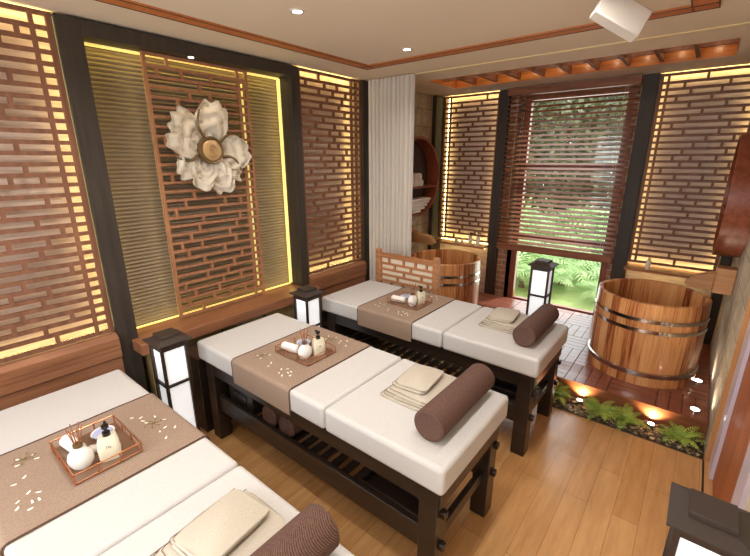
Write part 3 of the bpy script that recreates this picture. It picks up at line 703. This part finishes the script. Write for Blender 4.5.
# ------------------------------------------------------------------ tubs
def tub(x, y, label):
    t = thing('bathtub', label, 'bathtub', (x, y, DZ)); Rr = .40; Hh = .685; rn = Rr-.028
    MB().lathe([(Rr*.965, 0), (Rr*.985, .1), (Rr*1.0, .3), (Rr*1.0, .5), (Rr*.99, Hh-.006), (Rr*.975, Hh), (rn*.985, Hh), (rn*.965, Hh-.006), (rn*.96, .07), (Rr*.9, .07)], 68).build('tub_body', M['tub'], t, smooth=True)
    for z, hh, rr in ((.535, .028, Rr*1.0), (.45, .028, Rr*1.003)):
        o = MB().lathe([(rr-.004, z), (rr+.005, z), (rr+.006, z+hh/2), (rr+.005, z+hh), (rr-.004, z+hh)], 68, closed=True).build('hoop', M['band'], t, smooth=True)
        for k in range(3):
            a = math.radians(-72+k*4.2); l = box(-.005, -.009, -.016, .007, .009, .016).build('hoop_clasp', M['chrome'], o, bevel=.002)
            l.location = ((rr+.008)*math.cos(a), (rr+.008)*math.sin(a), z+hh/2); l.rotation_euler = (0, 0, a)
    o = MB().lathe([(Rr*.985, .075), (Rr*1.01+.005, .08), (Rr*1.01+.006, .115), (Rr*.995, .12)], 68, closed=True).build('hoop', M['band'], t, smooth=True)
    MB().lathe([(Rr*.99, .0), (Rr*1.008, .0), (Rr*1.01, .076), (Rr*.985, .078)], 68, closed=True).build('tub_plinth', M['tub'], t, smooth=True)
    return t
tub(2.765, 2.70, 'large round wooden bathtub in front, by the stone wall')
tub(.77, 2.74, 'round wooden bathtub half hidden by the low screen and the curtain')

# low screen
t = thing('low_screen', 'low honey-coloured fretwork screen standing between the far bed and the rear tub', 'screen', (0, 0, 0))
for x in (.432, 1.115): box(x, 1.88, 0, x+.052, 1.925, 1.03).build('post', M['screen'], t, bevel=.004)
box(.484, 1.885, .955, 1.115, 1.92, .995).build('rail', M['screen'], t, bevel=.003)
box(.484, 1.885, .30, 1.115, 1.92, .34).build('rail', M['screen'], t, bevel=.003)
fret_mb(fret(.484, 1.115, .34, .955, .058, .02, 61, stub=.018, lo=.12, hi=.26, border=.01, longends=False), WW, 1.89, 1.912).build('fretwork', M['screen'], t)
box(.484, 1.913, .34, 1.115, 1.919, .955).build('screen_paper', M['cream_paper'], t)

# ------------------------------------------------------------------ lanterns
def lantern():
    t = thing('floor_lantern', '', 'lantern'); hw = .082; He = .84
    for sx in (-1, 1):
        for sy in (-1, 1): box(min(sx*hw, sx*(hw-.018)), min(sy*hw, sy*(hw-.018)), 0, max(sx*hw, sx*(hw-.018)), max(sy*hw, sy*(hw-.018)), He).build('corner_post', M['lantern'], t, bevel=.002)
    for nm, z0, z1 in (('base_frame', .0, .05), ('middle_rail', .555, .572), ('top_frame', .80, He)):
        b = MB(); i = hw-.002
        b.box(-i, -i, z0, i, -i+.014, z1).box(-i, i-.014, z0, i, i, z1).box(-i, -i+.014, z0, -i+.014, i-.014, z1).box(i-.014, -i+.014, z0, i, i-.014, z1)
        b.build(nm, M['lantern'], t)
    b = MB(); i = hw-.016; b.box(-i, -i, .03, i, i, .81); b.build('lamp_shade', M['shade'], t)
    c = .105; b = MB()
    b.add([(-c, -c, He), (c, -c, He), (c, c, He), (-c, c, He), (-c, -c, He+.008), (c, -c, He+.008), (c, c, He+.008), (-c, c, He+.008), (-.05, -.05, He+.03), (.05, -.05, He+.03), (.05, .05, He+.03), (-.05, .05, He+.03)],
          [(3, 2, 1, 0), (0, 1, 5, 4), (1, 2, 6, 5), (2, 3, 7, 6), (3, 0, 4, 7), (4, 5, 9, 8), (5, 6, 10, 9), (6, 7, 11, 10), (7, 4, 8, 11), (8, 9, 10, 11)])
    b.build('cap', M['lantern_cap'], t)
    box(-.058, -.058, He+.028, .058, .058, He+.047).build('finial', M['lantern_cap'], t, bevel=.002)
    return t
L0 = lantern(); L0.location = (.53, -.305, 0); L0['label'] = 'dark lantern with lit white shade on the floor between the nearest and the middle bed'
dup(L0, (.53, .845, 0), 0, 'dark lantern with lit white shade between the middle and the far bed')
dup(L0, (1.94, 2.42, DZ), 0, 'dark lantern with lit white shade on the deck in front of the garden window')
dup(L0, (3.155, .135, 0), 0, 'dark lantern with brown cap in the near corner, seen from above')
for o in [x for x in col.objects if x.name.startswith('floor_lantern')]: o['group'] = 'floor lanterns'

# ------------------------------------------------------------------ massage beds
BW = .687; X0, X1, ZT, ZB = .463, 2.363, .737, .603
def bed():
    t = thing('massage_bed', '', 'bed')
    def cush(name, a, b_):
        o = box(a, 0, ZB, b_, BW, ZT).build(name, M['white_leather'], t, bevel=.022, seg=4); return o
    c1 = cush('head_cushion', X0, 1.688); c2 = cush('foot_cushion', 1.692, X1)
    box(1.437, .012, ZT-.0005, 1.440, BW-.012, ZT+.0008).build('seam', M['piping'], c1)
    # frame
    zr = ZB-.002
    for nm, a in (('side_rail', (.50, .03, .505, 2.34, .06, zr)), ('side_rail', (.50, BW-.06, .505, 2.34, BW-.03, zr)), ('end_rail', (.50, .06, .505, .53, BW-.06, zr)), ('end_rail', (2.31, .06, .505, 2.34, BW-.06, zr)),
                  ('lower_rail', (.55, .045, .225, 2.30, .075, .345)), ('lower_rail', (.55, BW-.075, .225, 2.30, BW-.045, .345)), ('cross_rail', (2.27, .07, .235, 2.30, BW-.07, .30)), ('cross_rail', (.545, .07, .235, .575, BW-.07, .30)),
                  ('cross_rail', (2.27, .07, .43, 2.30, BW-.07, .49))):
        box(*a).build(nm, M['dark_x'], t, bevel=.003)
    for (x, y) in ((.51, .022), (.51, BW-.112), (2.24, .022), (2.24, BW-.112)):
        lg = box(x, y, 0, x+.09, y+.09, ZB-.002).build('leg', M['dark_x'], t, bevel=.004)
        if x > 1:
            for z in (.285, .46): box(x+.088, y+.03, z-.018, x+.115, y+.06, z+.018).build('tenon_peg', M['dark_x'], lg, bevel=.005)
    x = .62
    while x < 1.80:
        box(x, .075, .285, x+.042, BW-.075, .305).build('shelf_slat', M['dark_x'], t, bevel=.002); x += .083
    tr = MB().box(1.84, .08, .285, 2.22, BW-.08, .30).box(1.84, .08, .30, 1.86, BW-.08, .345).box(2.20, .08, .30, 2.22, BW-.08, .345).box(1.86, .08, .30, 2.2, .095, .345).box(1.86, BW-.095, .30, 2.2, BW-.08, .345)
    tr.box(1.86, .20, .30, 2.2, .21, .335).box(1.86, .32, .30, 2.2, .33, .335)
    tr.build('shelf_tray', M['dark_x'], t, bevel=.002)
    box(.17, .0, 0, .45, BW, .585).build('head_panel', M['dark_x'], t, bevel=.003)
    box(.445, .05, .44, .51, BW-.05, .50).build('head_panel_cleat', M['dark_x'], t)
    return t
def runner():
    b = MB(); y0, y1 = -.006, BW+.006; zt = ZT+.005; r = .024; zl = .585
    pr = [(y0, zl), (y0, zt-r)]
    for i in range(1, 7): a = PI/2*i/6; pr.append((y0+r-r*math.cos(a), zt-r+r*math.sin(a)))
    for i in range(1, 9): pr.append((y0+r+(y1-y0-2*r)*i/9, zt+.0006*math.sin(i*2.1)))
    pr += [(BW-a, z) for a, z in reversed(pr[:8])]
    pi = []
    n = len(pr)
    for i, (y, z) in enumerate(pr):
        a = pr[max(0, i-1)]; c = pr[min(n-1, i+1)]; dx, dz = c[0]-a[0], c[1]-a[1]; L = math.hypot(dx, dz); pi.append((y+dz/L*.0042, z-dx/L*.0042))
    for xx in (.90, 1.437): b.v += [(xx, y, z) for y, z in pr]+[(xx, y, z) for y, z in pi]
    for i in range(n-1):
        b.f += [(i, i+1, 2*n+i+1, 2*n+i), (n+i, 3*n+i, 3*n+i+1, n+i+1), (i, n+i, n+i+1, i+1), (2*n+i, 2*n+i+1, 3*n+i+1, 3*n+i)]
    b.f += [(0, 2*n, 3*n, n), (n-1, 2*n-1, 4*n-1, 3*n-1)]
    t = thing('bed_runner', '', 'runner')
    o = b.build('runner_cloth', M['runner'], t, smooth=True)
    for xx in (.90, 1.437):
        MB().tube([(xx, y, z+.0012) for y, z in pr], .003, 6).build('hem', M['hem'], o)
    return t
def bolster():
    L, r = .535, .074; b = MB()
    b.lathe([(0, .006), (r*.55, .004), (r*.86, 0), (r*.97, .006), (r, .02), (r, L-.02), (r*.97, L-.006), (r*.86, L), (r*.55, L-.004), (0, L-.006)], 40)
    b.v = [(x, z-L/2, y+r) for x, y, z in b.v]
    t = thing('bolster_pillow', '', 'pillow'); o = b.build('cover', M['bolster'], t, smooth=True)
    for e in (-L/2+.006, L/2-.006):
        MB().tube([(r*.965*math.cos(a), e, r+r*.965*math.sin(a)) for a in [2*PI*i/32 for i in range(33)]], .0028, 6).build('piping', M['hem'], o, smooth=True)
    return t
def slab(w_, d, h, seed, fold=None):
    """one folded sheet: rounded slab with a soft wavy outline"""
    rnd = random.Random(seed); n = 40; b = MB(); ph = rnd.uniform(0, 6); rings = [(.0, .0), (.5, .012*.0), (1, 0)]
    outl = []
    for i in range(n):
        a = 2*PI*i/n; ca, sa = math.cos(a), math.sin(a); e = .22
        x = w_/2*math.copysign(abs(ca)**e, ca); y = d/2*math.copysign(abs(sa)**e, sa); outl.append((x+.0015*math.sin(3*a+ph), y+.0015*math.cos(4*a+ph)))
    lay = [(.94, 0), (.985, h*.18), (1.0, h*.5), (.985, h*.82), (.94, h)]
    vs = []
    for s, z in lay:
        for i, (x, y) in enumerate(outl): k = s if abs(x) > 0 else s; vs.append((x*(1-(1-s)*.06/w_*2), y*(1-(1-s)*.06/d*2), z+(.0026*math.sin(x*26+1)+.0022*math.cos(y*22) if h < .03 else 0)))
    fs = []
    for j in range(4):
        for i in range(n): fs.append((j*n+i, j*n+(i+1) % n, (j+1)*n+(i+1) % n, (j+1)*n+i))
    fs.append(tuple(range(n))[::-1]); fs.append(tuple(4*n+i for i in range(n))); b.add(vs, fs); return b
def towel(w_, d, layers, h, seed, name='bath_towel'):
    t = thing(name, '', 'towel')
    rnd = random.Random(seed); z = 0
    for k in range(layers):
        b = slab(w_*(1-.035*k), d*(1-.03*k), h, seed+k); s = b.build('folded_layer', M['towel'], t, smooth=True)
        s.location = (rnd.uniform(-.004, .004)+.007*k, rnd.uniform(-.004, .004)+.006*k, z); s.rotation_euler = (0, 0, rnd.uniform(-.02, .02))
        # stitched border line
        ww, dd = w_*(1-.035*k)/2-.002, d*(1-.03*k)/2-.002
        MB().tube([(-ww, dd*.96, h*.5), (-ww*1.0, -dd*.90, h*.5), (-ww*.93, -dd, h*.5), (ww*.96, -dd, h*.5)], .0016, 5).build('stitched_edge', M['piping'], s)
        z += h*.96
    return t, z
def tray():
    t = thing('copper_tray', '', 'tray'); hx, hy = .148, .117
    box(-hx, -hy, .004, hx, hy, .008).build('tray_base', M['mirror'], t)
    for z in (.006, .044): 
        pts = [(-hx, -hy, z), (hx, -hy, z), (hx, hy, z), (-hx, hy, z), (-hx, -hy, z)]
        b = MB()
        for a, c in zip(pts[:-1], pts[1:]): b.tube([a, c], .0032, 6)
        b.build('rail', M['copper'], t, smooth=True)
    def post(x, y): MB().tube([(x, y, .0), (x, y, .046)], .003, 6).build('post', M['copper'], t)
    for sx in (-1, 1):
        for sy in (-1, 1): post(sx*hx, sy*hy)
    for q in (-.33, .33):
        for s in (-1, 1): post(q*hx*1.0, s*hy); post(s*hx, q*hy)
    return t
def diffuser():
    t = thing('reed_diffuser', '', 'diffuser')
    b = MB().lathe([(0, 0), (.018, 0), (.03, .008), (.042, .03), (.044, .05), (.038, .072), (.024, .088), (.013, .094), (.013, .1)], 32); b.v = [(x, y*.62, z) for x, y, z in b.v]
    b.build('bottle_body', M['ceramic'], t, smooth=True)
    MB().lathe([(.015, .098), (.017, .100), (.017, .112), (.006, .114), (.006, .110)], 20).build('collar', M['bronze'], t, smooth=True)
    rnd = random.Random(2)
    for i in range(6):
        a = i*1.05; MB().tube([(.0, 0, .06), (.026*math.cos(a), .026*math.sin(a), .19)], .0019, 5).build('reed', M['reed'], t)
    return t
def pump():
    t = thing('pump_bottle', '', 'bottle'); h = .105
    b = slab(.046, .076, h, 4); b.v = [(x*(1-.25*max(0, z/h-.75)*2), y*(1-.25*max(0, z/h-.75)*2), z) for x, y, z in b.v]; b.build('bottle_body', M['cream_plastic'], t, smooth=True)
    p = MB().lathe([(.014, h-.002), (.014, h+.016), (.006, h+.018), (.006, h+.034), (.013, h+.034), (.013, h+.046), (0, h+.048)], 20)
    p.tube([(0, 0, h+.041), (-.03, -.0, h+.043), (-.042, 0, h+.034)], [.006, .005, .0035], 8); p.build('pump', M['black'], t, smooth=True)
    o = box(.0229, -.016, .04, .0238, .016, .08).build('label', M['label'], t)
    mk = MB()
    for y0 in (-.008, -.001): mk.box(.0238, y0, .058, .0242, y0+.0018, .068)
    mk.box(.0238, -.008, .0665, .0242, -.001, .068).box(.0238, .003, .058, .0242, .0048, .068).box(.0238, .003, .058, .0242, .009, .0595).box(.0238, .003, .0625, .0242, .008, .064)
    mk.build('label_print', M['ink'], o)
    return t
def dish():
    t = thing('soap_dish', '', 'dish')
    MB().lathe([(0, 0), (.03, 0), (.043, .018), (.045, .022), (.041, .02), (.03, .008), (0, .008)], 32).build('dish_bowl', M['ceramic'], t, smooth=True)
    MB().lathe([(0, .006), (.034, .008), (.037, .018), (.033, .026), (0, .029)], 32).build('soap', M['lavender'], t, smooth=True)
    return t

beds = [(-1.253, 'nearest', 'nearest massage bed, seen from above at the bottom corner', ), (-.102, 'middle', 'middle massage bed'), (1.06, 'far', 'far massage bed')]
B0 = bed(); RN = runner(); BO = bolster(); T1, z1 = towel(.27, .34, 4, .011, 5); T2, z2 = towel(.19, .25, 2, .013, 9); TR = tray(); DF = diffuser(); PB = pump(); DS = dish()
RT = roll('face_towel', '', (0, 0, 0), .12, .026, 'x', M['white_towel'])
RT2 = roll('cream_face_towel', '', (0, 0, 0), .11, .017, 'x', M['towel'])
SP = MB()
for k in range(6):
    a = k*1.1; SP.tube([(0, 0, .002), (.02*math.cos(a), .02*math.sin(a), .004), (.038*math.cos(a+.3), .038*math.sin(a+.3), .003)], [.0014, .001, .0006], 5)
    SP.lathe([(0, -.002), (.005, 0), (0, .002)], 6, (.036*math.cos(a+.3), .036*math.sin(a+.3), .004))
SP = tag(SP.build('dried_sprig', M['twig']), '', 'sprig')
pm = MB(); n = 5
pm.add([(0, 0, .0006), (.007, .003, .003), (.0105, 0, .0045), (.007, -.0035, .003), (.0, -.0, .0006), (-.006, .003, .002), (-.008, -.002, .003), (-.004, -.005, .001)], [(0, 1, 2, 3), (0, 7, 6, 5), (0, 5, 1), (0, 3, 7)])
PM = pm.build('blossom_petal', M['petal']); sf = PM.modifiers.new('thick', 'SOLIDIFY'); sf.thickness = .0012
tag(PM, '', 'petal')
desc = {'nearest': 'nearest bed', 'middle': 'middle bed', 'far': 'far bed'}
first = True
def place(o, loc, rz, label, group, used=set()):
    if o.name in used: o = dup(o, loc, rz)
    else: used.add(o.name); o.location = loc; o.rotation_euler = (0, 0, rz)
    o['label'] = label
    if group: o['group'] = group
    return o
for y, k, l in beds:
    D = desc[k]; zt = ZT+.0055
    place(B0, (0, y, 0), 0, {'nearest': 'white-cushioned dark wood massage bed nearest the camera, cut by the frame', 'middle': 'white-cushioned dark wood massage bed in the middle of the room', 'far': 'white-cushioned dark wood massage bed farthest away, beside the low screen'}[k], 'massage beds')
    place(RN, (0, y, 0), 0, 'taupe woven runner draped across the %s' % D, 'bed runners')
    place(BO, (2.218, y+.382, ZT+.001), 0, 'brown woven bolster pillow at the foot of the %s' % D, 'bolster pillows')
    place(T1, (1.965, y+.43, ZT+.001), .0, 'large cream folded towel under the smaller one on the %s' % D, 'large folded towels')
    place(T2, (1.95, y+.455, ZT+.001+z1+.001), .1, 'small cream folded towel topping the stack on the %s' % D, 'small folded towels')
    tx, ty = 1.18, y+.345
    place(TR, (tx, ty, zt), 0, 'copper wire tray of bath items on the runner of the %s' % D, 'copper trays')
    zz = zt+.0085
    place(DF, (tx+.075, ty-.07, zz), 1.2, 'white bottle reed diffuser in the tray on the %s' % D, 'reed diffusers')
    place(PB, (tx+.095, ty+.022, zz), -.3, 'cream pump bottle with black pump in the tray on the %s' % D, 'pump bottles')
    place(DS, (tx-.075, ty+.05, zz), 0, 'soap dish with lavender soap in the tray on the %s' % D, 'soap dishes')
    place(RT, (tx-.07, ty-.06, zz+.026), .15, 'white rolled face towel in the tray on the %s' % D, 'white rolled face towels')
    place(RT2, (tx+.035, ty+.02, zz+.017), .9, 'thin cream rolled cloth in the tray on the %s' % D, 'cream rolled cloths')
    place(SP, (1.17, y+.575, zt), 0, 'dry sprig on the runner of the %s, on the window side of the tray' % D, 'dried sprigs')
    if k != 'far': place(SP, (1.0, y+.14, zt), 1.3, 'dry sprig on the runner of the %s, at its near edge' % D, 'dried sprigs')
    rnd = random.Random(8)
    spots = [(1.06, .52), (1.08, .56), (1.11, .555), (1.13, .60), (1.15, .55), (1.25, .60), (1.28, .615), (1.265, .57), (1.33, .56), (1.18, .62), (1.0, .17), (.985, .13), (1.02, .115), (1.03, .175), (1.12, .12), (1.14, .09), (1.27, .13), (1.29, .10), (1.31, .13), (1.26, .08), (1.33, .09), (1.24, .115), (1.30, .065)]
    for (x, q) in spots:
        place(PM, (x+rnd.uniform(-.01, .01), y+q+rnd.uniform(-.008, .008), zt), rnd.uniform(0, 6), 'small white blossom petal scattered on the runner of the %s' % D, 'petals on the runner of the %s' % D)

# things under the middle bed
bx_ = thing('storage_box', 'dark wooden storage box under the middle bed near its head', 'box', (0, -.102, 0))
box(.66, .09, .306, .93, .42, .47).build('box_body', M['dark_x'], bx_, bevel=.004)
box(.72, .084, .36, .87, .09, .42).build('drawer_pull', M['black'], bx_, bevel=.002)
for i, (x, l) in enumerate(((1.10, 'rolled brown blanket under the middle bed, beside the storage box'), (1.265, 'rolled brown blanket under the middle bed, toward its foot'))):
    o = roll('rolled_blanket', l, (x, .20, .306+.072), .44, .070, 'y', M['bolster'], 'rolled blankets under the bed', 'blanket')

# ------------------------------------------------------------------ garden
struct(box(-9, 4.06, -.14, 14, 22, -.06).build('ground', M['grass']))
rnd = random.Random(12)
def palm(x, y, L, nf, label, i):
    t = thing('garden_palm', label, 'palm', (x, y, -.06), group='palms in the garden')
    b = fern_mb(rnd, nf, L, L*.26, 16, 1.0); b.v = [(p[0], p[1], p[2]+.12) for p in b.v]; b.build('foliage', M['palm'], t)
    MB().lathe([(.05, 0), (.04, .14), (0, .16)], 10).build('trunk', M['trunk'], t)
k = 0
for row, (y, n, L) in enumerate(((4.9, 4, .55), (5.6, 5, .75), (6.5, 6, .95), (7.6, 6, 1.2), (9.0, 6, 1.5))):
    for i in range(n):
        x = 1.6-(y-3.8)*.45+(i-n/2+.5)*.62*(1+row*.22)+rnd.uniform(-.15, .15)
        palm(x, y+rnd.uniform(-.2, .2), L*rnd.uniform(.85, 1.15), 15, 'feathery green palm in the garden seen through the window glass', k); k += 1
def tree(x, y, h, r, label):
    t = thing('garden_tree', label, 'tree', (x, y, -.06), group='trees beyond the window')
    MB().tube([(0, 0, 0), (.05, 0, h*.4), (0, .05, h*.8)], [.12, .09, .05], 10).build('trunk', M['trunk'], t, smooth=True)
    b = MB()
    for i in range(3600):
        a = rnd.uniform(0, 2*PI); u = rnd.uniform(-1, 1); q = rnd.uniform(.3, 1)**.5
        p = Vector((r*q*math.sqrt(1-u*u)*math.cos(a), r*q*math.sqrt(1-u*u)*math.sin(a), h*.52+h*.5*u*q))
        d1 = Vector((rnd.uniform(-1, 1), rnd.uniform(-1, 1), rnd.uniform(-1, 1))).normalized(); d2 = d1.orthogonal().normalized(); s = rnd.uniform(.14, .26)
        b.add([p, p+d1*s*.5+d2*s*.28, p+d1*s, p+d1*s*.5-d2*s*.28], [(0, 1, 2, 3)])
    b.build('foliage', M['bush'], t)
for i, (x, y, h, r) in enumerate(((-4.4, 12.5, 4.6, 1.7), (-2.3, 12.0, 4.9, 1.5), (-.5, 12.0, 4.3, 1.3), (1.2, 12.2, 4.6, 1.4), (-3.6, 15.5, 5.8, 1.6), (-.9, 15.5, 5.4, 1.6), (2.9, 12.5, 4.2, 1.3))):
    tree(x, y, h, r, 'leafy green tree far back in the garden, seen through the blind')
